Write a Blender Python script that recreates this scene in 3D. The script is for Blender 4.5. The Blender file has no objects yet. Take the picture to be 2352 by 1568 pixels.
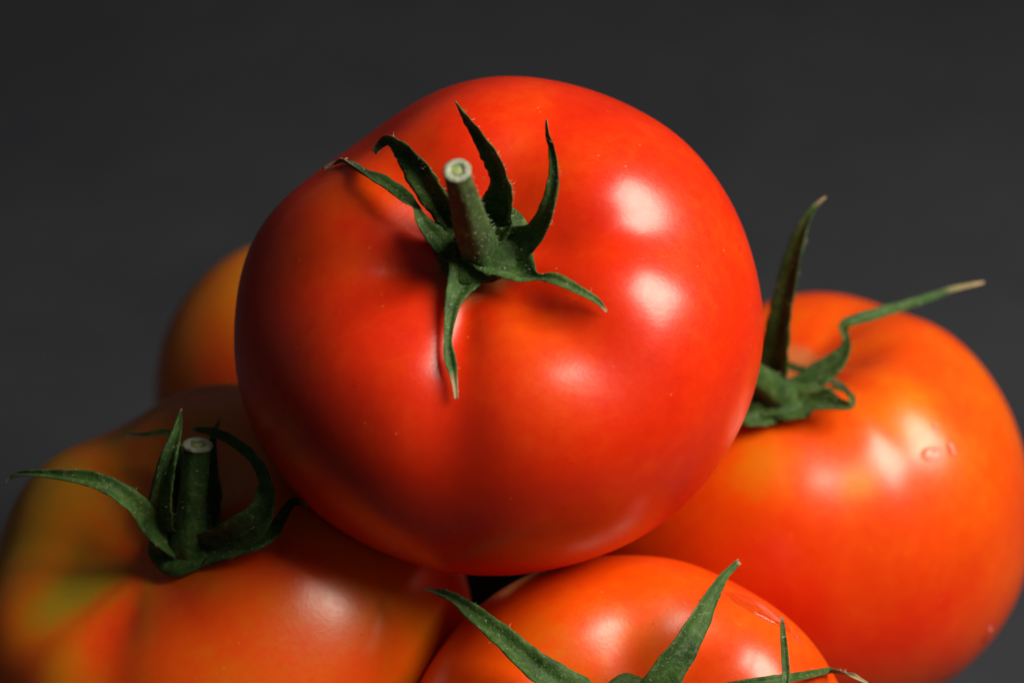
import bpy, bmesh, math, random
from mathutils import Vector, Matrix, noise
from mathutils.bvhtree import BVHTree

random.seed(7)
scene = bpy.context.scene
col = scene.collection
CM = 0.01

# ------------------------------------------------------------------ camera
PITCH = math.radians(35)
W2, H2, FPX = 1176.0, 784.0, 6900.0          # picture measured at 2352 x 1568
DEPTH0 = 46.0                                # cm, lens to centre of the top tomato
TOP_C = Vector((0, 0, 9.5))                 # cm, centre of the top tomato
TOP_PX = (1147, 745)
RT = Vector((1, 0, 0))
UP = Vector((0, math.sin(PITCH), math.cos(PITCH)))
FW = Vector((0, math.cos(PITCH), -math.sin(PITCH)))


def raydir(px, py):
    return FW + RT * ((px - W2) / FPX) - UP * ((py - H2) / FPX)


CAM = TOP_C - raydir(*TOP_PX) * DEPTH0


def cam2w(v):
    return RT * v[0] + UP * v[1] - FW * v[2]


cam_data = bpy.data.cameras.new('camera')
cam_data.sensor_width = 36.0
cam_data.lens = 36.0 * FPX / 2352.0
cam_data.clip_start = 0.01
cam_data.clip_end = 50
cam_data.dof.use_dof = True
cam_data.dof.focus_distance = 0.442
cam_data.dof.aperture_fstop = 11.0
cam_data.dof.aperture_blades = 7
cam = bpy.data.objects.new('camera', cam_data)
col.objects.link(cam)
cam.matrix_world = Matrix((
    (RT.x, UP.x, -FW.x, CAM.x * CM),
    (RT.y, UP.y, -FW.y, CAM.y * CM),
    (RT.z, UP.z, -FW.z, CAM.z * CM),
    (0, 0, 0, 1)))
scene.camera = cam

# ------------------------------------------------------------------ light
world = bpy.data.worlds.new('World')
scene.world = world
world.use_nodes = True
bg = world.node_tree.nodes['Background']
bg.inputs['Color'].default_value = (0.84, 0.91, 1.0, 1)
bg.inputs['Strength'].default_value = 0.038

key_data = bpy.data.lights.new('softbox_light', 'AREA')
key_data.shape = 'RECTANGLE'
key_data.size = 0.24
key_data.size_y = 0.26
key_data.energy = 3.1
key_data.color = (1.0, 0.94, 0.85)
key = bpy.data.objects.new('softbox_light', key_data)
col.objects.link(key)
L_CAM = Vector((0.65, 0.47, 0.60)).normalized()
kp = TOP_C + cam2w(L_CAM) * 42.0
key.location = kp * CM
key.rotation_euler = (kp - TOP_C).to_track_quat('Z', 'Y').to_euler()

scene.view_settings.view_transform = 'Standard'
scene.view_settings.look = 'None'
scene.view_settings.exposure = 0.0
scene.view_settings.gamma = 1.0
scene.view_settings.use_curve_mapping = False


# ------------------------------------------------------------------ materials
def new_mat(name):
    m = bpy.data.materials.new(name)
    m.use_nodes = True
    nt = m.node_tree
    return m, nt, nt.nodes, nt.links, nt.nodes['Principled BSDF']


def ramp(nodes, stops, interp='LINEAR'):
    r = nodes.new('ShaderNodeValToRGB')
    r.color_ramp.interpolation = interp
    e = r.color_ramp.elements
    e[0].position, e[0].color = stops[0][0], (*stops[0][1], 1)
    e[1].position, e[1].color = stops[-1][0], (*stops[-1][1], 1)
    for p, c in stops[1:-1]:
        k = e.new(p)
        k.color = (*c, 1)
    return r


def tex_noise(nodes, links, scale, detail=3, rough=0.5, coord='Object', vec=None):
    n = nodes.new('ShaderNodeTexNoise')
    n.inputs['Scale'].default_value = scale
    n.inputs['Detail'].default_value = detail
    n.inputs['Roughness'].default_value = rough
    if vec is None:
        tc = nodes.new('ShaderNodeTexCoord')
        links.new(tc.outputs[coord], n.inputs['Vector'])
    else:
        links.new(vec, n.inputs['Vector'])
    return n


def mixrgb(nodes, links, a, b, fac, mode='MIX'):
    m = nodes.new('ShaderNodeMix')
    m.data_type = 'RGBA'
    m.blend_type = mode
    for sock, val in ((m.inputs[0], fac), (m.inputs[6], a), (m.inputs[7], b)):
        if isinstance(val, (int, float)):
            sock.default_value = val
        elif isinstance(val, tuple):
            sock.default_value = (*val, 1)
        else:
            links.new(val, sock)
    return m.outputs[2]


def math_node(nodes, links, op, a, b=None, clamp=False):
    m = nodes.new('ShaderNodeMath')
    m.operation = op
    m.use_clamp = clamp
    for i, v in enumerate((a, b)):
        if v is None:
            continue
        if isinstance(v, (int, float)):
            m.inputs[i].default_value = v
        else:
            links.new(v, m.inputs[i])
    return m.outputs[0]


def skin_material():
    m, nt, N, L, p = new_mat('tomato_skin')
    at = N.new('ShaderNodeAttribute')
    at.attribute_name = 'ripe'
    fine = tex_noise(N, L, 420, 3, 0.6)
    f = math_node(N, L, 'MULTIPLY', math_node(N, L, 'SUBTRACT', fine.outputs['Fac'], 0.5), 0.16)
    mid = tex_noise(N, L, 95, 4, 0.6)
    f2 = math_node(N, L, 'MULTIPLY', math_node(N, L, 'SUBTRACT', mid.outputs['Fac'], 0.5), 0.20)
    v = math_node(N, L, 'ADD', math_node(N, L, 'ADD', at.outputs['Fac'], f), f2, True)
    r = ramp(N, [(0.0, (0.20, 0.20, 0.012)), (0.22, (0.42, 0.24, 0.008)), (0.42, (0.74, 0.19, 0.002)),
                 (0.62, (0.86, 0.084, 0.001)), (0.82, (0.76, 0.027, 0.0006)), (1.0, (0.62, 0.010, 0.0005))])
    L.new(v, r.inputs[0])
    # tiny pale lenticels in the skin
    tc = N.new('ShaderNodeTexCoord')
    vo = N.new('ShaderNodeTexVoronoi')
    vo.inputs['Scale'].default_value = 480
    L.new(tc.outputs['Object'], vo.inputs['Vector'])
    sp = N.new('ShaderNodeMapRange')
    sp.inputs[1].default_value, sp.inputs[2].default_value = 0.04, 0.12
    sp.inputs[3].default_value, sp.inputs[4].default_value = 1.0, 0.0
    L.new(vo.outputs['Distance'], sp.inputs[0])
    pick = N.new('ShaderNodeSeparateColor')
    L.new(vo.outputs['Color'], pick.inputs[0])
    on = math_node(N, L, 'GREATER_THAN', pick.outputs[0], 0.80)
    spf = math_node(N, L, 'MULTIPLY', math_node(N, L, 'MULTIPLY', sp.outputs[0], on), 0.38)
    c = mixrgb(N, L, r.outputs[0], (0.85, 0.33, 0.06), spf)
    # dark pores
    on2 = math_node(N, L, 'LESS_THAN', pick.outputs[1], 0.12)
    spd = math_node(N, L, 'MULTIPLY', math_node(N, L, 'MULTIPLY', sp.outputs[0], on2), 0.5)
    c = mixrgb(N, L, c, (0.12, 0.02, 0.004), spd)
    # corky ring under the calyx
    at2 = N.new('ShaderNodeAttribute')
    at2.attribute_name = 'cork'
    ck = math_node(N, L, 'MULTIPLY', at2.outputs['Fac'], math_node(N, L, 'ADD', mid.outputs['Fac'], 0.25), True)
    c = mixrgb(N, L, c, (0.45, 0.27, 0.09), ck)
    L.new(c, p.inputs['Base Color'])
    p.inputs['Roughness'].default_value = 0.30
    rr = tex_noise(N, L, 900, 2, 0.6)
    rm = N.new('ShaderNodeMapRange')
    rm.inputs[3].default_value, rm.inputs[4].default_value = 0.24, 0.37
    L.new(rr.outputs['Fac'], rm.inputs[0])
    L.new(rm.outputs[0], p.inputs['Roughness'])
    p.inputs['IOR'].default_value = 1.60
    p.inputs['Specular Tint'].default_value = (1.0, 0.93, 0.84, 1)
    p.inputs['Subsurface Weight'].default_value = 0.35
    p.inputs['Subsurface Radius'].default_value = (1.0, 0.10, 0.03)
    p.inputs['Subsurface Scale'].default_value = 0.006
    b = N.new('ShaderNodeBump')
    b.inputs['Strength'].default_value = 0.06
    b.inputs['Distance'].default_value = 0.0003
    bn = tex_noise(N, L, 1500, 2, 0.6)
    L.new(bn.outputs['Fac'], b.inputs['Height'])
    b2 = N.new('ShaderNodeBump')
    b2.inputs['Strength'].default_value = 0.25
    b2.inputs['Distance'].default_value = 0.0006
    bn2 = tex_noise(N, L, 60, 2, 0.5)
    L.new(bn2.outputs['Fac'], b2.inputs['Height'])
    L.new(b2.outputs['Normal'], b.inputs['Normal'])
    L.new(b.outputs['Normal'], p.inputs['Normal'])
    return m


def green_material():
    m, nt, N, L, p = new_mat('calyx_green')
    n1 = tex_noise(N, L, 260, 5, 0.65)
    r = ramp(N, [(0.28, (0.012, 0.034, 0.003)), (0.5, (0.034, 0.088, 0.009)), (0.75, (0.085, 0.155, 0.028))])
    L.new(n1.outputs['Fac'], r.inputs[0])
    n2 = tex_noise(N, L, 1000, 4, 0.7)
    pale = N.new('ShaderNodeMapRange')
    pale.inputs[1].default_value, pale.inputs[2].default_value = 0.52, 0.75
    L.new(n2.outputs['Fac'], pale.inputs[0])
    c = mixrgb(N, L, r.outputs[0], (0.22, 0.30, 0.12), math_node(N, L, 'MULTIPLY', pale.outputs[0], 0.48))
    at = N.new('ShaderNodeAttribute')
    at.attribute_name = 'dry'
    dn = math_node(N, L, 'ADD', at.outputs['Fac'],
                   math_node(N, L, 'MULTIPLY', math_node(N, L, 'SUBTRACT', n1.outputs['Fac'], 0.5), 1.1), True)
    br = ramp(N, [(0.0, (0.22, 0.13, 0.05)), (0.5, (0.42, 0.30, 0.15)), (1.0, (0.12, 0.06, 0.025))])
    L.new(n2.outputs['Fac'], br.inputs[0])
    c = mixrgb(N, L, c, br.outputs[0], dn)
    L.new(c, p.inputs['Base Color'])
    p.inputs['Roughness'].default_value = 0.62
    p.inputs['Specular IOR Level'].default_value = 0.35
    p.inputs['Sheen Weight'].default_value = 0.10
    p.inputs['Sheen Roughness'].default_value = 0.4
    b = N.new('ShaderNodeBump')
    b.inputs['Strength'].default_value = 0.55
    b.inputs['Distance'].default_value = 0.0005
    L.new(n2.outputs['Fac'], b.inputs['Height'])
    L.new(b.outputs['Normal'], p.inputs['Normal'])
    tr = N.new('ShaderNodeBsdfTranslucent')
    L.new(c, tr.inputs['Color'])
    ms = N.new('ShaderNodeMixShader')
    ms.inputs[0].default_value = 0.10
    L.new(p.outputs[0], ms.inputs[1])
    L.new(tr.outputs[0], ms.inputs[2])
    L.new(ms.outputs[0], N['Material Output'].inputs['Surface'])
    return m


def cut_material():
    m, nt, N, L, p = new_mat('cut_stem')
    at = N.new('ShaderNodeAttribute')
    at.attribute_name = 'rad'
    n = tex_noise(N, L, 1500, 3, 0.7)
    v = math_node(N, L, 'ADD', at.outputs['Fac'],
                  math_node(N, L, 'MULTIPLY', math_node(N, L, 'SUBTRACT', n.outputs['Fac'], 0.5), 0.9))
    r = ramp(N, [(0.0, (0.42, 0.48, 0.19)), (0.32, (0.30, 0.37, 0.13)), (0.46, (0.10, 0.15, 0.05)),
                 (0.62, (0.40, 0.42, 0.29)), (0.88, (0.34, 0.36, 0.25)), (1.0, (0.20, 0.24, 0.12))])
    L.new(v, r.inputs[0])
    L.new(r.outputs[0], p.inputs['Base Color'])
    p.inputs['Roughness'].default_value = 0.6
    b = N.new('ShaderNodeBump')
    b.inputs['Strength'].default_value = 0.7
    b.inputs['Distance'].default_value = 0.0004
    L.new(n.outputs['Fac'], b.inputs['Height'])
    L.new(b.outputs['Normal'], p.inputs['Normal'])
    return m


def slate_material():
    m, nt, N, L, p = new_mat('dark_slate')
    n1 = tex_noise(N, L, 9, 4, 0.55)
    n2 = tex_noise(N, L, 60, 5, 0.6)
    n3 = tex_noise(N, L, 28, 2, 0.5)
    v = math_node(N, L, 'ADD', math_node(N, L, 'MULTIPLY', n1.outputs['Fac'], 0.65),
                  math_node(N, L, 'MULTIPLY', n2.outputs['Fac'], 0.35))
    r = ramp(N, [(0.3, (0.037, 0.040, 0.047)), (0.5, (0.047, 0.050, 0.057)), (0.7, (0.057, 0.059, 0.065))])
    L.new(v, r.inputs[0])
    sp = N.new('ShaderNodeMapRange')
    sp.inputs[1].default_value, sp.inputs[2].default_value = 0.70, 0.78
    L.new(n3.outputs['Fac'], sp.inputs[0])
    c = mixrgb(N, L, r.outputs[0], (0.030, 0.030, 0.032), math_node(N, L, 'MULTIPLY', sp.outputs[0], 0.6))
    L.new(c, p.inputs['Base Color'])
    p.inputs['Roughness'].default_value = 0.75
    p.inputs['Specular IOR Level'].default_value = 0.2
    b = N.new('ShaderNodeBump')
    b.inputs['Strength'].default_value = 0.4
    b.inputs['Distance'].default_value = 0.001
    L.new(n2.outputs['Fac'], b.inputs['Height'])
    L.new(b.outputs['Normal'], p.inputs['Normal'])
    return m


def water_material():
    m, nt, N, L, p = new_mat('water')
    p.inputs['Base Color'].default_value = (1, 1, 1, 1)
    p.inputs['Roughness'].default_value = 0.03
    p.inputs['IOR'].default_value = 1.33
    p.inputs['Transmission Weight'].default_value = 1.0
    return m


SKIN, GREEN, CUT, SLATE, WATER = skin_material(), green_material(), cut_material(), slate_material(), water_material()


# ------------------------------------------------------------------ helpers
def link_mesh(name, verts, faces, mat, parent=None, org=Vector((0, 0, 0)), attrs=None, smooth=True):
    """verts in cm world space; stored in metres relative to the thing's origin"""
    me = bpy.data.meshes.new(name)
    me.from_pydata([((v - org) * CM)[:] for v in verts], [], faces)
    for k, vals in (attrs or {}).items():
        a = me.attributes.new(k, 'FLOAT', 'POINT')
        a.data.foreach_set('value', vals)
    me.materials.append(mat)
    if smooth:
        me.polygons.foreach_set('use_smooth', [True] * len(me.polygons))
    me.update()
    bm = bmesh.new()
    bm.from_mesh(me)
    bmesh.ops.recalc_face_normals(bm, faces=bm.faces)
    bm.to_mesh(me)
    bm.free()
    o = bpy.data.objects.new(name, me)
    col.objects.link(o)
    if parent is not None:
        o.parent = parent
    else:
        o.location = org * CM
    return o


def catmull(pts, n):
    """pts: list of equal-length tuples/vectors of floats; n samples"""
    m = len(pts)
    out = []
    for i in range(n):
        t = i / (n - 1) * (m - 1)
        k = min(int(t), m - 2)
        f = t - k
        p0, p1, p2, p3 = pts[max(k - 1, 0)], pts[k], pts[k + 1], pts[min(k + 2, m - 1)]
        out.append([0.5 * (2 * b + (c - a) * f + (2 * a - 5 * b + 4 * c - d) * f * f + (3 * b - a - 3 * c + d) * f ** 3)
                    for a, b, c, d in zip(p0, p1, p2, p3)])
    return out


def sstep(a, b, x):
    t = max(0.0, min(1.0, (x - a) / (b - a)))
    return t * t * (3 - 2 * t)


# ------------------------------------------------------------------ setting
ADDED_BLOCK_H = 6.0                                  # cm, height of the block added to move the heap's shadow out of view


def make_tabletop():
    bm = bmesh.new()
    bmesh.ops.create_cube(bm, size=1.0)
    bmesh.ops.scale(bm, vec=(2.6, 2.6, 0.03), verts=bm.verts)
    bmesh.ops.translate(bm, vec=(0, 0.45, -0.015 - ADDED_BLOCK_H * CM), verts=bm.verts)
    bmesh.ops.bevel(bm, geom=bm.edges[:], offset=0.003, segments=2, affect='EDGES')
    me = bpy.data.meshes.new('tabletop')
    bm.to_mesh(me)
    bm.free()
    me.materials.append(SLATE)
    o = bpy.data.objects.new('tabletop', me)
    col.objects.link(o)
    o['kind'] = 'structure'
    o['label'] = 'dark grey matt slate tabletop behind and under the tomatoes'
    return o


make_tabletop()


def black_material():
    m, nt, N, L, p = new_mat('added_block_black')
    n = tex_noise(N, L, 120, 4, 0.6)
    r = ramp(N, [(0.3, (0.004, 0.004, 0.004)), (0.7, (0.008, 0.008, 0.009))])  # near-black colour puts the dark of the gap between tomatoes into the block
    L.new(n.outputs['Fac'], r.inputs[0])
    L.new(r.outputs[0], p.inputs['Base Color'])
    p.inputs['Roughness'].default_value = 0.8
    p.inputs['Specular IOR Level'].default_value = 0.1
    return m


def make_added_block(points, margin=0.9):
    """low black block added to lift the heap so its shadow falls out of view, as wide as the spots where the tomatoes touch down"""
    cx = sum(p[0] for p in points) / len(points)
    cy = sum(p[1] for p in points) / len(points)
    rim = []
    for k in range(48):
        a = 2 * math.pi * k / 48
        d = Vector((math.cos(a), math.sin(a)))
        r = max(d.dot(Vector((p[0] - cx, p[1] - cy))) for p in points) + margin
        rim.append((d, r))
    # outline of the rounded hull: support lines met pairwise
    poly = []
    for k in range(48):
        (d0, r0), (d1, r1) = rim[k], rim[(k + 1) % 48]
        det = d0.x * d1.y - d0.y * d1.x
        x = (r0 * d1.y - r1 * d0.y) / det
        y = (d0.x * r1 - d1.x * r0) / det
        poly.append(Vector((cx + x, cy + y, 0)))
    bm = bmesh.new()
    top_v = [bm.verts.new(((p.x) * CM, p.y * CM, 0)) for p in poly]
    bot_v = [bm.verts.new(((p.x) * CM, p.y * CM, -ADDED_BLOCK_H * CM + 0.0002)) for p in poly]
    bm.faces.new(top_v)
    bm.faces.new(list(reversed(bot_v)))
    for k in range(48):
        bm.faces.new((top_v[k], bot_v[k], bot_v[(k + 1) % 48], top_v[(k + 1) % 48]))
    bmesh.ops.recalc_face_normals(bm, faces=bm.faces)
    rim_e = [e for e in bm.edges if abs(e.verts[0].co.z) < 1e-6 and abs(e.verts[1].co.z) < 1e-6]
    bmesh.ops.bevel(bm, geom=rim_e, offset=0.0015, segments=2, affect='EDGES')
    me = bpy.data.meshes.new('added_block')
    bm.to_mesh(me)
    bm.free()
    me.materials.append(black_material())
    o = bpy.data.objects.new('added_block', me)
    col.objects.link(o)
    o['label'] = 'black block added under the heap of tomatoes to move its shadow out of view'
    o['category'] = 'block'
    return poly


# ------------------------------------------------------------------ tomatoes
class Tomato:
    def __init__(self, label, px, R, HR, axis, base, grooves, bulges=(), dimple=(0.23, 0.41), patches=(), seed=0,
                 center=None, irregular=0.012, psin=0.90, pcos=0.96, dz=0.0, streak=0.08, cork_amt=0.6):
        Z = cam2w(axis).normalized()
        X = (RT - Z * RT.dot(Z)).normalized()
        Y = Z.cross(X)
        self.Z, self.X, self.Y = Z, X, Y
        self.label = label
        H = R * HR
        nu, nv = 120, 200
        loc, uv = [], []
        bl = [((Vector((cam2w(d).dot(X), cam2w(d).dot(Y), cam2w(d).dot(Z)))).normalized(), a, w) for d, a, w in bulges]
        sd = Vector((seed * 3.1, seed * 1.7, seed * 5.3))

        def surf(u, ph):
            su, cu = math.sin(u), math.cos(u)
            rho = R * su ** psin if su > 0 else 0.0
            z = H * math.copysign(abs(cu) ** pcos, cu)
            q = rho / R
            dirv = Vector((su * math.cos(ph), su * math.sin(ph), cu))
            # stem dimple and a shallow blossom-end dimple
            if cu > 0:
                z -= dimple[0] * R * math.exp(-(q / dimple[1]) ** 2)
            else:
                z += 0.05 * R * math.exp(-(q / 0.3) ** 2)
            d = 0.0
            for g in grooves:
                gp, gw, gd = g[0], g[1], g[2]
                reach = g[3] if len(g) > 3 else 0.80
                dp = (ph - math.radians(gp) + math.pi) % (2 * math.pi) - math.pi
                wr = math.radians(gw)
                env = sstep(0.06, 0.36, q) * (1 - sstep(reach * 0.45, reach * 1.35, u / (math.pi / 2)))
                d += gd * math.exp(-(dp / wr) ** 2) * env
            s = 1.0
            for bd, a, w in bl:
                ang = math.acos(max(-1, min(1, dirv.dot(bd))))
                s += a * math.exp(-(ang / math.radians(w)) ** 2)
            s += irregular * (noise.noise(dirv * 1.3 + sd) + 0.35 * noise.noise(dirv * 2.9 + sd))
            rho2 = rho - d * R * su
            z2 = z - d * R * max(cu, 0.0)
            return Vector((rho2 * math.cos(ph), rho2 * math.sin(ph), z2)) * s

        us = [math.pi * ((i / nu) ** 1.12) for i in range(1, nu)]
        loc.append(surf(0.0, 0.0)); uv.append((0, 0))
        for u in us:
            for j in range(nv):
                ph = 2 * math.pi * j / nv
                loc.append(surf(u, ph)); uv.append((u, ph))
        loc.append(surf(math.pi, 0.0)); uv.append((math.pi, 0))
        faces = [(0, 1 + j, 1 + (j + 1) % nv) for j in range(nv)]
        for i in range(len(us) - 1):
            a = 1 + i * nv
            for j in range(nv):
                faces.append((a + j, a + nv + j, a + nv + (j + 1) % nv, a + (j + 1) % nv))
        last = len(loc) - 1
        a = 1 + (len(us) - 1) * nv
        faces += [(a + j, last, a + (j + 1) % nv) for j in range(nv)]
        rel = [X * v.x + Y * v.y + Z * v.z for v in loc]
        low = min(v.z for v in rel)
        if center is None:                                   # rests on top of the added block
            d = raydir(*px)
            t = (-low + dz - CAM.z) / d.z
            center = CAM + d * t
        self.C = center
        self.R = R
        self.verts = [v + center for v in rel]
        self.faces = faces
        self.bvh = BVHTree.FromPolygons(self.verts, faces)
        self.base_depth = (center + Z * (H - dimple[0] * R) - CAM).dot(FW)
        # colour of the skin: how ripe each spot is, with some light and shade painted in
        pts = []
        for (ppx, ppy, rad, val) in patches:
            h = self.hit(ppx, ppy)
            if h is not None:
                pts.append((h, rad, val))
        ripe, cork = [], []
        for v, (u, ph) in zip(self.verts, uv):
            dv = Vector((math.cos(ph) * 2.2, math.sin(ph) * 2.2, u * 0.9)) + sd
            r = base + streak * noise.noise(dv * 1.4) + streak * 0.7 * noise.noise((v - center) * 0.55 + sd)
            for h, rad, val in pts:
                dd = (v - h).length / rad
                dd *= 1 + 0.35 * noise.noise(v * 1.1 + sd)
                r += val * math.exp(-dd * dd)
            ripe.append(max(0.02, min(0.98, r)))
            q = math.sin(u) if u < math.pi / 2 else 1
            cork.append(cork_amt - cork_amt * sstep(0.07, 0.155, q + 0.05 * noise.noise(v * 3)))
        org = Vector((center.x, center.y, center.z + low))
        self.org = org
        e = bpy.data.objects.new('tomato', None)
        col.objects.link(e)
        e.empty_display_size = 0.02
        e.location = org * CM
        e['label'] = label
        e['category'] = 'tomato'
        e['group'] = 'heap of ripening tomatoes'
        self.root = e
        self.fruit = link_mesh('fruit', self.verts, faces, SKIN, e, org, {'ripe': ripe, 'cork': cork})
        self.calyx = None

    def hit(self, px, py):
        d = raydir(px, py).normalized()
        h = self.bvh.ray_cast(CAM, d)
        return h[0]

    def pt(self, px, py, h):
        """point on the sight line h cm in front of the skin (or of the calyx root where the line misses the fruit)"""
        d = raydir(px, py)
        q = self.hit(px, py)
        dep = (q - CAM).dot(FW) if q is not None else self.base_depth
        return CAM + d * (dep - h)

    def push_out(self, p, clear):
        q, n, i, dist = self.bvh.find_nearest(p)
        s = (p - q).dot(n)
        if s < clear:
            return p + n * (clear - s)
        return p

    def add_calyx(self, px, py, r=0.42, lift=0.18):
        """star-shaped green hub under the stem"""
        cpt = self.hit(px, py)
        c = cpt + self.Z * lift
        self.hub = c
        vs, fs = [], []
        nr, na = 5, 40
        vs.append(c + self.Z * 0.07)
        for i in range(1, nr + 1):
            rr = r * i / nr
            for j in range(na):
                a = 2 * math.pi * j / na
                k = 1 + 0.16 * noise.noise(Vector((math.cos(a) * 1.6, math.sin(a) * 1.6, px * 0.01)))
                p = c + (self.X * math.cos(a) + self.Y * math.sin(a)) * rr * k
                p = self.push_out(p, 0.06)
                p += self.Z * 0.10 * (1 - (i / nr) ** 2)
                vs.append(p)
        top = len(vs)
        for v in list(vs):
            vs.append(v - self.Z * 0.045)
        fs += [(0, 1 + j, 1 + (j + 1) % na) for j in range(na)]
        fs += [(top, top + 1 + (j + 1) % na, top + 1 + j) for j in range(na)]
        for i in range(nr - 1):
            a = 1 + i * na
            for j in range(na):
                q = (a + j, a + na + j, a + na + (j + 1) % na, a + (j + 1) % na)
                fs.append(q)
                fs.append(tuple(top + k for k in reversed(q)))
        a = 1 + (nr - 1) * na
        for j in range(na):
            b = a + (j + 1) % na
            fs.append((a + j, top + a + j, top + b, b))
        self.calyx = link_mesh('calyx', vs, fs, GREEN, self.root, self.org, {'dry': [-0.6] * len(vs)})
        return self.calyx

    def sepal(self, pts, conv, wscale, bias=(0, 0, 0), fold=0.22, dry0=0.80, clear=0.05, n=60, jag=0.09, thick=0.05,
              curl=0.0, mode='skin'):
        """pts: (x, y, width, height) in crop pixels / cm"""
        ctl = []
        for (x, y, w, h) in pts:
            if mode == 'skin':
                p = self.pt(*conv(x, y), h)
            else:                                            # h cm nearer than the calyx root
                p = CAM + raydir(*conv(x, y)) * ((self.hub - CAM).dot(FW) - h)
            ctl.append((p.x, p.y, p.z, w * wscale * (p - CAM).dot(FW) / FPX))
        sm = catmull(ctl, n)
        P = [self.push_out(Vector(s[:3]), clear) for s in sm]
        for _ in range(1):
            P = [P[0]] + [(P[i - 1] + P[i] * 2 + P[i + 1]) / 4 for i in range(1, n - 1)] + [P[-1]]
        Wd = [max(0.012, s[3]) for s in sm]
        na = 11
        top, bot, dry = [], [], []
        seed = Vector((pts[0][0] * 0.013, pts[0][1] * 0.017, len(pts)))
        nb = (-FW + cam2w(Vector(bias))).normalized()
        for i in range(n):
            t = (P[min(i + 1, n - 1)] - P[max(i - 1, 0)]).normalized()
            nrm = (nb - t * nb.dot(t))
            if nrm.length < 0.15:
                nrm = (-FW - t * (-FW).dot(t))
            nrm.normalize()
            wv = t.cross(nrm)
            tt = i / (n - 1)
            tw = 0.25 * noise.noise(seed + Vector((tt * 3.0, 0, 0)))
            wv, nrm = wv * math.cos(tw) + nrm * math.sin(tw), nrm * math.cos(tw) - wv * math.sin(tw)
            for j in range(na):
                s = -1 + 2 * j / (na - 1)
                k = 1 + jag * noise.noise(seed + Vector((tt * 26, s * 2, 0))) + jag * 1.3 * noise.noise(seed + Vector((tt * 9, s, 4)))
                off = wv * (Wd[i] * 0.5 * s * k / max(0.55, math.sqrt(max(0.0, 1 - wv.dot(FW) ** 2))))
                lift = fold * Wd[i] * (abs(s) ** 1.4) + curl * Wd[i] * s
                lift += 0.06 * Wd[i] * noise.noise(seed + Vector((tt * 12, s * 1.5, 9)))
                lift += 0.035 * Wd[i] * math.cos(s * 9.0 + 2 * noise.noise(seed + Vector((tt * 5, 0, 2))))
                lift += 0.10 * Wd[i] * (abs(s) ** 2) * noise.noise(seed + Vector((tt * 22, s * 2, 5)))
                if abs(s) < 0.2:
                    lift -= 0.05 * Wd[i]
                p = P[i] + off + nrm * lift
                top.append(p)
                th = thick * (1 - 0.75 * s * s) * min(1.0, Wd[i] / 0.25 + 0.15)
                bot.append(p - nrm * th)
                dry.append(max(-0.6, (tt - dry0) / max(0.02, 1 - dry0) * 1.6 - 0.35) if tt > dry0 - 0.1 else -0.62 + 0.62 * abs(s) ** 5)
        m = len(top)
        fs = []
        for i in range(n - 1):
            for j in range(na - 1):
                q = (i * na + j, i * na + j + 1, (i + 1) * na + j + 1, (i + 1) * na + j)
                fs.append(q)
                fs.append(tuple(m + k for k in reversed(q)))
            for j in (0, na - 1):
                fs.append((i * na + j, (i + 1) * na + j, m + (i + 1) * na + j, m + i * na + j))
        for i in (0, n - 1):
            for j in range(na - 1):
                fs.append((i * na + j, i * na + j + 1, m + i * na + j + 1, m + i * na + j))
        return link_mesh('sepal', top + bot, fs, GREEN, self.calyx, self.org, {'dry': dry + dry})

    def stem(self, pts, conv, wscale, tip=True):
        """pts: (x, y, width, height); first at the calyx"""
        ctl = []
        for (x, y, w, h) in pts:
            d = raydir(*conv(x, y))
            dep = (self.hub - CAM).dot(FW) - h
            p = CAM + d * dep
            ctl.append((p.x, p.y, p.z, 0.5 * w * wscale * dep / FPX))
        n, na = 30, 28
        sm = catmull(ctl, n)
        P = [Vector(s[:3]) for s in sm]
        vs, fs = [], []
        ref = self.X
        for i in range(n):
            t = (P[min(i + 1, n - 1)] - P[max(i - 1, 0)]).normalized()
            a = (ref - t * ref.dot(t)).normalized()
            b = t.cross(a)
            for j in range(na):
                an = 2 * math.pi * j / na
                k = 1 + 0.05 * math.cos(5 * an + i * 0.06) + 0.05 * noise.noise(Vector((math.cos(an) * 2, math.sin(an) * 2, i * 0.25 + pts[0][0])))
                vs.append(P[i] + (a * math.cos(an) + b * math.sin(an)) * sm[i][3] * k)
        for i in range(n - 1):
            for j in range(na):
                fs.append((i * na + j, i * na + (j + 1) % na, (i + 1) * na + (j + 1) % na, (i + 1) * na + j))
        fs.append(tuple(range(na)))
        fs.append(tuple((n - 1) * na + j for j in range(na)))
        st = link_mesh('stem', vs, fs, GREEN, self.root, self.org, {'dry': [-0.62 + 0.25 * sstep(n - 4, n - 1, k // na) for k in range(len(vs))]})
        if tip:
            t = (P[-1] - P[-3]).normalized()
            a = (ref - t * ref.dot(t)).normalized()
            b = t.cross(a)
            R = sm[-1][3]
            prof = [(0.0, -0.02), (0.18, -0.01), (0.34, -0.03), (0.46, -0.05), (0.58, 0.02), (0.74, 0.05), (0.92, 0.045),
                    (1.07, 0.01), (1.10, -0.04), (1.04, -0.10), (0.9, -0.12)]
            vs, fs, rad = [], [], []
            for i, (q, z) in enumerate(prof):
                for j in range(na):
                    an = 2 * math.pi * j / na
                    k = 1 + 0.07 * noise.noise(Vector((math.cos(an) * 2.5, math.sin(an) * 2.5, q * 3)))
                    zz = z * 0.8 + 0.03 * noise.noise(Vector((math.cos(an) * 3, math.sin(an) * 3, q * 5 + 2)))
                    vs.append(P[-1] + (a * math.cos(an) + b * math.sin(an)) * R * q * k + t * (zz * R * 2.2 + 0.02))
                    rad.append(min(q, 1.0) / 1.02 if z > -0.09 or q < 0.6 else 1.0)
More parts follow.
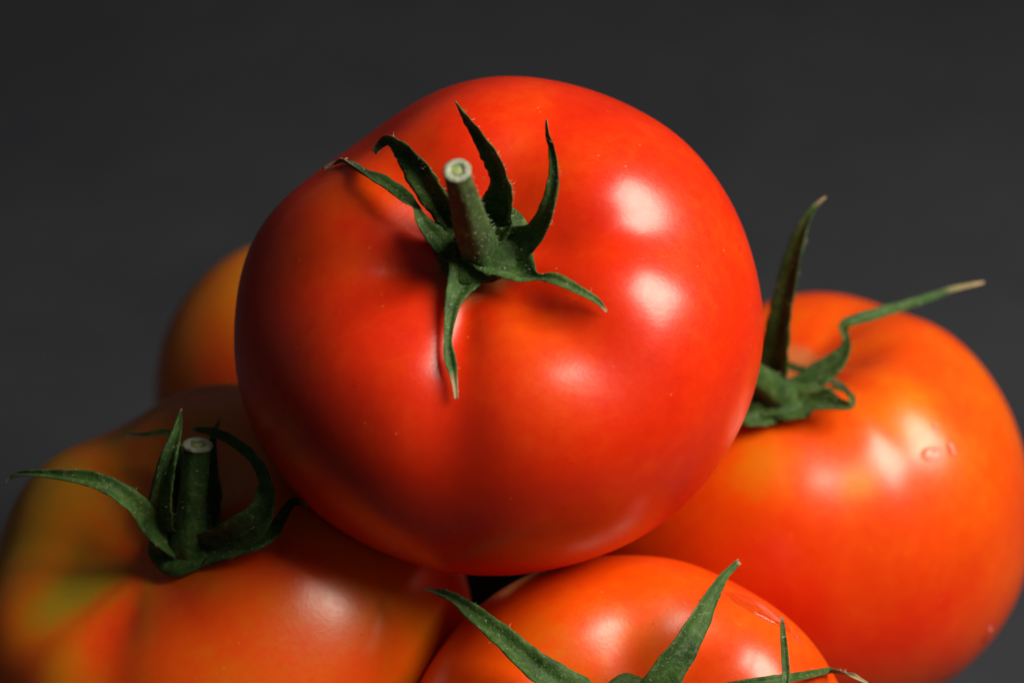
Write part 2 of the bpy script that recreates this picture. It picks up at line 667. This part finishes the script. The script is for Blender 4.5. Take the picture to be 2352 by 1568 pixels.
            for i in range(len(prof) - 1):
                for j in range(na):
                    fs.append((i * na + j, i * na + (j + 1) % na, (i + 1) * na + (j + 1) % na, (i + 1) * na + j))
            link_mesh('cut_end', vs, fs, CUT, st, self.org, {'rad': rad})
        return st


c1 = lambda x, y: (698 + x * 0.4804, 184 + y * 0.4804)
c2 = lambda x, y: (x * 0.43773, 882 + y * 0.43773)
c3 = lambda x, y: (918.75 + x * 0.46875, 1240.3 + y * 0.46875)
c4 = lambda x, y: (1617 + x * 0.46875, 422.6 + y * 0.46875)

# --- top tomato -------------------------------------------------------------
top = Tomato('glossy red tomato resting on top of the others, its stem cut and pointing up', TOP_PX, 4.02, 0.86,
             (-0.14, 0.36, 0.92), 0.82,
             grooves=[(184, 20, 0.075, 0.85), (262, 14, 0.05, 0.8), (318, 16, 0.05, 0.6), (8, 14, 0.05, 0.9), (128, 22, 0.05, 1.0), (62, 20, 0.03)],
             bulges=[((-0.62, 0.78, 0.1), -0.09, 26), ((0.1, 1, 0), -0.035, 38), ((0, -1, 0), -0.05, 42), ((-1, -0.1, 0), 0.03, 40)],
             patches=[(800, 480, 1.0, -0.10), (1200, 780, 0.9, -0.06), (1000, 240, 0.8, -0.05), (640, 560, 1.2, -0.04)],
             seed=1, center=TOP_C, dimple=(0.28, 0.43))
top.add_calyx(*c1(845, 800), r=0.70, lift=0.27)
K1 = 0.4804
top.sepal([(790, 830, 150, 0.22), (690, 815, 135, 0.25), (615, 745, 96, 0.4), (560, 668, 60, 0.55), (533, 605, 34, 0.6), (480, 560, 64, 0.6),
           (390, 497, 66, 0.45), (290, 440, 54, 0.32), (180, 392, 28, 0.28), (95, 432, 14, 0.25)], c1, K1, bias=(0.5, 0.5, 0))
top.sepal([(790, 770, 120, 0.15), (705, 660, 122, 0.4), (625, 545, 132, 0.8), (545, 430, 122, 1.05), (455, 322, 86, 1.05),
           (395, 288, 50, 0.95), (335, 345, 34, 0.7)], c1, K1, bias=(-0.5, -0.5, 0), dry0=0.86)
top.sepal([(880, 760, 200, 0.15), (950, 620, 190, 0.35), (958, 500, 125, 0.75), (905, 375, 80, 1.0), (835, 265, 70, 1.0),
           (768, 172, 48, 0.8), (725, 105, 8, 0.6)], c1, K1, bias=(-1.4, -0.6, 0), dry0=0.95)
top.sepal([(930, 800, 210, 0.2), (1035, 775, 170, 0.3), (1125, 715, 110, 0.55), (1172, 600, 72, 0.85), (1196, 470, 52, 1.0),
           (1190, 340, 40, 1.0), (1166, 260, 26, 0.9), (1160, 190, 12, 0.8)], c1, K1, bias=(-0.6, -0.2, 0), dry0=0.80)
top.sepal([(870, 820, 250, 0.22), (970, 880, 225, 0.26), (1060, 930, 138, 0.32), (1120, 945, 38, 0.38), (1200, 952, 58, 0.38),
           (1320, 1010, 42, 0.25), (1400, 1056, 32, 0.18), (1448, 1108, 10, 0.12)], c1, K1, bias=(0.1, 0.5, 0), dry0=0.88)
top.sepal([(830, 825, 260, 0.22), (790, 905, 225, 0.26), (736, 1000, 122, 0.26), (706, 1100, 70, 0.24), (688, 1240, 42, 0.22),
           (700, 1340, 58, 0.2), (718, 1430, 34, 0.15), (728, 1522, 20, 0.12)], c1, K1, bias=(0.1, 0.2, 0), dry0=0.72)
top.stem([(852, 850, 250, -0.05), (838, 800, 195, 0.15), (805, 700, 176, 0.75), (768, 570, 148, 1.5), (742, 480, 130, 2.0),
          (733, 436, 128, 2.2)], c1, K1)

# --- right tomato -----------------------------------------------------------
right = Tomato('orange red tomato with water drops on its shoulder, a bent sepal reaching outwards', (1858, 1152), 3.82, 0.90,
               (-0.18, 0.87, 0.46), 0.64,
               grooves=[(345, 20, 0.03), (306, 8, 0.02, 1.1), (280, 12, 0.022, 0.9), (40, 20, 0.04), (110, 20, 0.05), (220, 18, 0.04)],
               patches=[(1740, 1090, 0.6, -0.2), (2090, 960, 0.7, -0.22), (1975, 1110, 0.35, -0.28), (2240, 860, 1.2, -0.10),
                        (1850, 1400, 1.5, 0.12), (2100, 1420, 1.7, 0.14), (2200, 1230, 0.7, -0.1)],  # redder low spots: riper skin, and shade of the lower side put into the colour
               bulges=[((-0.17, 0.02, 0.98), 0.02, 14), ((-1.0, 0.0, 0.1), 0.15, 38), ((0.75, 0.6, 0.1), -0.015, 25)], seed=2, psin=0.80, pcos=0.85)  # wide hidden bulge on the inner side is added to block light under the heap
right.add_calyx(*c4(350, 1085), r=0.62)
K4 = 0.46875
right.sepal([(330, 1050, 150, 0.1), (350, 930, 150, 0.25), (368, 800, 125, 0.4), (378, 690, 110, 0.5), (402, 560, 100, 0.6), (430, 420, 84, 0.7),
             (465, 280, 62, 0.75), (505, 175, 40, 0.8), (545, 110, 24, 0.8), (597, 64, 8, 0.8)], c4, K4, bias=(-1.6, -0.6, 0), dry0=0.84, mode='root')
right.sepal([(420, 1060, 150, 0.1), (540, 960, 130, 0.2), (630, 890, 104, 0.25), (688, 815, 66, 0.3), (695, 755, 40, 0.35), (685, 692, 48, 0.4),
             (760, 662, 54, 0.35), (880, 628, 54, 0.2), (1000, 592, 48, 0.0), (1130, 548, 38, -0.2), (1230, 512, 28, -0.35),
             (1372, 482, 12, -0.5)], c4, K4, bias=(-0.1, 0.4, 0), dry0=0.80, mode='root')
right.sepal([(330, 1090, 190, 0.2), (440, 1080, 190, 0.45), (560, 1070, 150, 0.6), (660, 1085, 70, 0.7), (722, 1080, 36, 0.8), (715, 1030, 28, 0.9),
             (650, 1000, 20, 0.95), (580, 1008, 12, 1.0), (530, 1018, 8, 1.0), (510, 995, 7, 1.0)], c4, K4, bias=(0.2, 0.5, 0), dry0=0.70)
right.sepal([(380, 1040, 100, 0.3), (330, 890, 60, 0.9), (450, 905, 50, 1.0), (570, 945, 56, 1.0), (660, 985, 46, 0.95), (715, 1040, 26, 0.85),
             (725, 1090, 12, 0.7)], c4, K4, bias=(0.3, 0.6, 0), dry0=0.95)
right.sepal([(380, 1090, 150, 0.2), (290, 1130, 130, 0.35), (190, 1130, 110, 0.5), (90, 1110, 70, 0.5), (0, 1060, 30, 0.4)], c4, K4, bias=(0.1, 0.4, 0))
right.stem([(400, 1085, 200, -0.05), (365, 1030, 170, 0.25), (300, 975, 145, 0.6), (200, 910, 128, 0.9)], c4, K4)

# --- left tomato ------------------------------------------------------------
left = Tomato('mottled orange tomato with green streaks, half in shadow under the top one', (512, 1450), 4.02, 0.88,
              (-0.36, 0.50, 0.79), 0.50,
              grooves=[(170, 20, 0.065, 0.9), (258, 18, 0.04, 0.7), (110, 16, 0.05, 1.2), (40, 20, 0.04), (215, 14, 0.03)],
              bulges=[((-0.42, 0.90, 0.1), -0.025, 14), ((-0.80, 0.22, 0.5), 0.035, 34)],
              patches=[(215, 1330, 0.5, -0.26), (150, 1400, 0.5, -0.22), (270, 1000, 0.6, -0.20), (120, 1130, 1.2, -0.14), (60, 1250, 1.2, -0.12),
                       (150, 1050, 1.0, -0.08), (300, 1500, 1.0, 0.10), (650, 1560, 1.5, 0.12), (520, 1350, 1.0, 0.12), (250, 1440, 0.6, 0.12)],
              seed=3, psin=0.84, pcos=0.90, streak=0.14, cork_amt=0.0)
left.add_calyx(*c2(985, 850), r=0.62)
K2 = 0.43773
left.sepal([(930, 850, 150, 0.1), (800, 750, 135, 0.5), (720, 650, 118, 0.9), (640, 580, 100, 1.1), (560, 532, 88, 1.2), (440, 492, 74, 1.1),
            (300, 476, 50, 0.9), (180, 468, 36, 0.7), (80, 474, 26, 0.5), (22, 524, 8, 0.4)], c2, K2, bias=(0.1, 0.5, 0), dry0=0.90, mode='root')
left.sepal([(960, 880, 200, 0.15), (860, 780, 180, 0.7), (842, 660, 145, 1.3), (862, 500, 115, 1.8), (895, 360, 88, 2.1), (932, 230, 48, 2.2),
            (952, 128, 10, 2.2)], c2, K2, bias=(-0.2, 0.1, 0), dry0=0.94, fold=0.12)
left.sepal([(1050, 860, 180, 0.15), (1240, 790, 180, 0.5), (1370, 680, 150, 0.9), (1400, 540, 90, 1.2), (1360, 420, 70, 1.3), (1250, 310, 60, 1.3),
            (1120, 248, 50, 1.2), (1010, 236, 20, 1.1)], c2, K2, bias=(-0.3, -0.3, 0), dry0=0.95)
left.sepal([(1000, 800, 140, 0.1), (960, 560, 120, 0.4), (925, 360, 70, 0.7), (900, 270, 40, 0.9), (850, 250, 30, 1.0), (760, 268, 26, 1.0),
            (650, 266, 18, 1.0)], c2, K2, bias=(0, 0.4, 0), dry0=0.80)
left.sepal([(1080, 800, 140, 0.1), (1120, 600, 120, 0.4), (1110, 400, 80, 0.7), (1120, 290, 40, 0.8), (1140, 220, 24, 0.8), (1160, 172, 10, 0.8)],
           c2, K2, bias=(-0.4, -0.3, 0))
left.sepal([(1080, 880, 160, 0.15), (1300, 830, 120, 0.4), (1430, 775, 80, 0.5), (1490, 680, 55, 0.6), (1545, 615, 45, 0.6), (1620, 640, 26, 0.5)],
           c2, K2, bias=(0, 0.2, 0))
left.stem([(985, 870, 220, -0.05), (990, 820, 190, 0.15), (1005, 690, 160, 0.3), (1022, 500, 145, 0.45), (1034, 370, 142, 0.5), (1037, 322, 150, 0.55)], c2, K2)

# --- front tomato -----------------------------------------------------------
front = Tomato('bright orange tomato with a clear water film and long green sepals spread over it', (1442, 1812), 3.66, 0.90,
               (0.05, 0.46, 0.88), 0.66, dimple=(0.36, 0.46),
               grooves=[(60, 18, 0.03), (95, 16, 0.025, 0.8), (150, 18, 0.05), (20, 14, 0.04), (215, 18, 0.05), (300, 18, 0.05)],
               patches=[(1420, 1460, 0.8, -0.10), (1250, 1500, 0.8, -0.05)],  # first spot paints the yellow rim of the highlight into the skin
               seed=4)
front.add_calyx(*c3(1120, 870), r=0.6)
K3 = 0.46875
front.sepal([(1080, 900, 180, 0.2), (880, 785, 178, 0.5), (720, 668, 150, 0.6), (600, 570, 128, 0.5), (470, 452, 104, 0.3), (350, 350, 76, 0.0),
             (260, 284, 52, -0.3), (190, 256, 36, -0.5), (115, 234, 10, -0.7)], c3, K3, bias=(0.3, 0.5, 0), dry0=0.85, mode='root')
front.sepal([(1120, 880, 180, 0.2), (1190, 790, 185, 0.5), (1290, 665, 170, 0.6), (1400, 500, 138, 0.5), (1490, 335, 98, 0.2), (1565, 205, 56, -0.1),
             (1620, 140, 36, -0.3), (1662, 102, 30, -0.4)], c3, K3, bias=(0.5, 0.1, 0), dry0=0.92, mode='root')
front.sepal([(1080, 900, 170, 0.2), (1400, 900, 120, 0.6), (1680, 880, 90, 1.0), (1840, 800, 60, 1.3), (1888, 690, 42, 1.5), (1884, 560, 38, 1.5),
             (1876, 450, 28, 1.4), (1870, 372, 10, 1.3)], c3, K3, bias=(0, 0.3, 0), dry0=0.90)
front.sepal([(1060, 880, 170, 0.2), (1300, 810, 110, 0.4), (1520, 750, 75, 0.5), (1700, 706, 50, 0.5), (1850, 682, 44, 0.5), (2000, 660, 40, 0.45),
             (2110, 640, 34, 0.4), (2200, 655, 28, 0.35), (2290, 700, 14, 0.3)], c3, K3, bias=(0.1, 0.5, 0), dry0=0.75)
front.stem([(1120, 900, 200, -0.05), (1120, 890, 160, 0.4), (1115, 880, 135, 1.2), (1105, 870, 130, 1.8)], c3, K3)

# --- back tomato ------------------------------------------------------------
back = Tomato('small yellow orange tomato with no stem showing, next to the mottled one', (696, 880), 2.74, 0.97,
              (0.3, 0.75, -0.5), 0.43,
              grooves=[(0, 20, 0.04), (90, 20, 0.04), (200, 20, 0.04)],
              patches=[(560, 640, 1.0, -0.06), (520, 850, 1.0, 0.2)],
              seed=5)


# --- tomatoes give a little where they press on one another -----------------
def squash(a, b, clear=0.015):
    me = a.fruit.data
    for v in me.vertices:
        p = v.co / CM + a.org
        q, n, i, d = b.bvh.find_nearest(p)
        sgn = (p - q).dot(n)
        if sgn < clear and d < 1.2:
            v.co = (q + n * clear - a.org) * CM
    me.update()


squash(left, top)
squash(front, top)
squash(left, front)
squash(right, front)


RIM = make_added_block([(t.org.x, t.org.y) for t in (left, right, front, back)])

# --- water ------------------------------------------------------------------
def water(t, px, py, a, b, rot, h, label, name='water_drop', cat='water drop', wob=0.12, flat=0.5):
    """a drop lying on the skin of tomato t; a, b half axes in cm, rot on the picture in degrees"""
    c = t.hit(px, py) or t.hit(px - 20, py - 15) or t.hit(px - 60, py - 40)
    q, n, i, d = t.bvh.find_nearest(c)
    ex = RT * math.cos(math.radians(rot)) + UP * math.sin(math.radians(rot))
    ex = (ex - n * ex.dot(n)).normalized()
    ey = n.cross(ex)
    nr, na = 9, 36
    vs, fs = [], []

    def skin(off):
        p = c + off + n * 1.0
        hh = t.bvh.ray_cast(p, -n)
        return hh[0] if hh[0] is not None else c + off

    vs.append(c + n * h)
    for i in range(1, nr + 1):
        r = i / nr
        for j in range(na):
            an = 2 * math.pi * j / na
            k = 1 + wob * noise.noise(Vector((math.cos(an) * 1.5, math.sin(an) * 1.5, px * 0.37)))
            off = (ex * math.cos(an) * a + ey * math.sin(an) * b) * r * k
            hh = h * (1 - r ** (2 / flat)) ** flat if r < 1 else -0.01
            hh *= 1 + 0.15 * noise.noise(Vector((math.cos(an) * r * 2, math.sin(an) * r * 2, px * 0.11)))
            vs.append(skin(off) + n * hh)
    fs += [(0, 1 + j, 1 + (j + 1) % na) for j in range(na)]
    for i in range(nr - 1):
        k = 1 + i * na
        for j in range(na):
            fs.append((k + j, k + na + j, k + na + (j + 1) % na, k + (j + 1) % na))
    base = len(vs)
    for i in range(nr, 0, -2):
        r = i / nr
        for j in range(na):
            vs.append(vs[1 + (nr - 1) * na + j].lerp(c, 1 - r) * 1.0)
    for k in range(base, len(vs)):
        q2, n2, _, _ = t.bvh.find_nearest(vs[k])
        vs[k] = q2 - n2 * 0.012
    rings = [1 + (nr - 1) * na] + [base + m * na for m in range((len(vs) - base) // na)]
    for m in range(len(rings) - 1):
        for j in range(na):
            fs.append((rings[m] + j, rings[m + 1] + j, rings[m + 1] + (j + 1) % na, rings[m] + (j + 1) % na))
    fs.append(tuple(rings[-1] + j for j in range(na)))
    o = link_mesh(name, vs, fs, WATER, None, c)
    o['label'] = label
    o['category'] = cat
    o['group'] = 'water on the tomato skins'
    return o


water(right, 2140, 1042, 0.20, 0.12, 10, 0.07, 'larger curved water drop on the shoulder of the tomato with the bent sepal')
water(right, 2184, 1032, 0.07, 0.13, 20, 0.05, 'narrow water drop beside the larger drop on the orange red tomato')
water(right, 2147, 978, 0.05, 0.05, 0, 0.035, 'tiny round water bead above the two drops on the orange red tomato')
water(right, 2270, 1452, 0.15, 0.11, 60, 0.07, 'water drop hanging low on the outer side of the orange red tomato')
water(front, 1745, 1400, 0.58, 0.24, -38, 0.035, 'wide thin oval film of clear water on the bright orange tomato', 'water_film', 'water film', 0.10, 0.3)
water(front, 1830, 1466, 0.09, 0.05, -35, 0.04, 'tiny water bead beside the oval water film on the bright orange tomato')


# --- fine hairs on stems and calyxes ---------------------------------------
def fuzz(t, count, lmin, lmax):
    rnd = random.Random(count + int(t.R * 100))
    src = [o for o in t.root.children if o.name.startswith(('stem', 'calyx'))] + list(t.calyx.children)
    tris = []
    for o in src:
        me = o.data
        for p in me.polygons:
            tris.append((p.area, p.center.copy(), p.normal.copy()))
    tot = [x[0] for x in tris]
    vs, fs = [], []
    for a, c, n in rnd.choices(tris, weights=tot, k=count):
        d = (n + Vector((rnd.uniform(-1, 1), rnd.uniform(-1, 1), rnd.uniform(-1, 1))) * 0.55).normalized()
        L = rnd.uniform(lmin, lmax)
        side = d.orthogonal().normalized() * 0.004
        third = d.cross(side).normalized() * 0.004
        b = c / CM + t.org + Vector((rnd.uniform(-1, 1), rnd.uniform(-1, 1), rnd.uniform(-1, 1))) * 0.02
        k = len(vs)
        bend = Vector((rnd.uniform(-1, 1), rnd.uniform(-1, 1), rnd.uniform(-1, 1))) * L * 0.2
        vs += [b + side, b - side, b + third, b + d * L + bend]
        fs += [(k, k + 1, k + 3), (k + 1, k + 2, k + 3), (k + 2, k, k + 3)]
    o = link_mesh('fine_hairs', vs, fs, HAIR, t.calyx, t.org)
    o['kind'] = 'stuff'


HAIR, _nt, _n, _l, _p = new_mat('calyx_hair')
_nz = tex_noise(_n, _l, 300, 2, 0.5)
_r = ramp(_n, [(0.3, (0.30, 0.36, 0.18)), (0.7, (0.52, 0.52, 0.36))])
_l.new(_nz.outputs['Fac'], _r.inputs[0])
_l.new(_r.outputs[0], _p.inputs['Base Color'])
_p.inputs['Roughness'].default_value = 0.5
fuzz(top, 1100, 0.02, 0.08)
fuzz(front, 600, 0.03, 0.10)
fuzz(left, 400, 0.03, 0.10)
fuzz(right, 400, 0.03, 0.10)
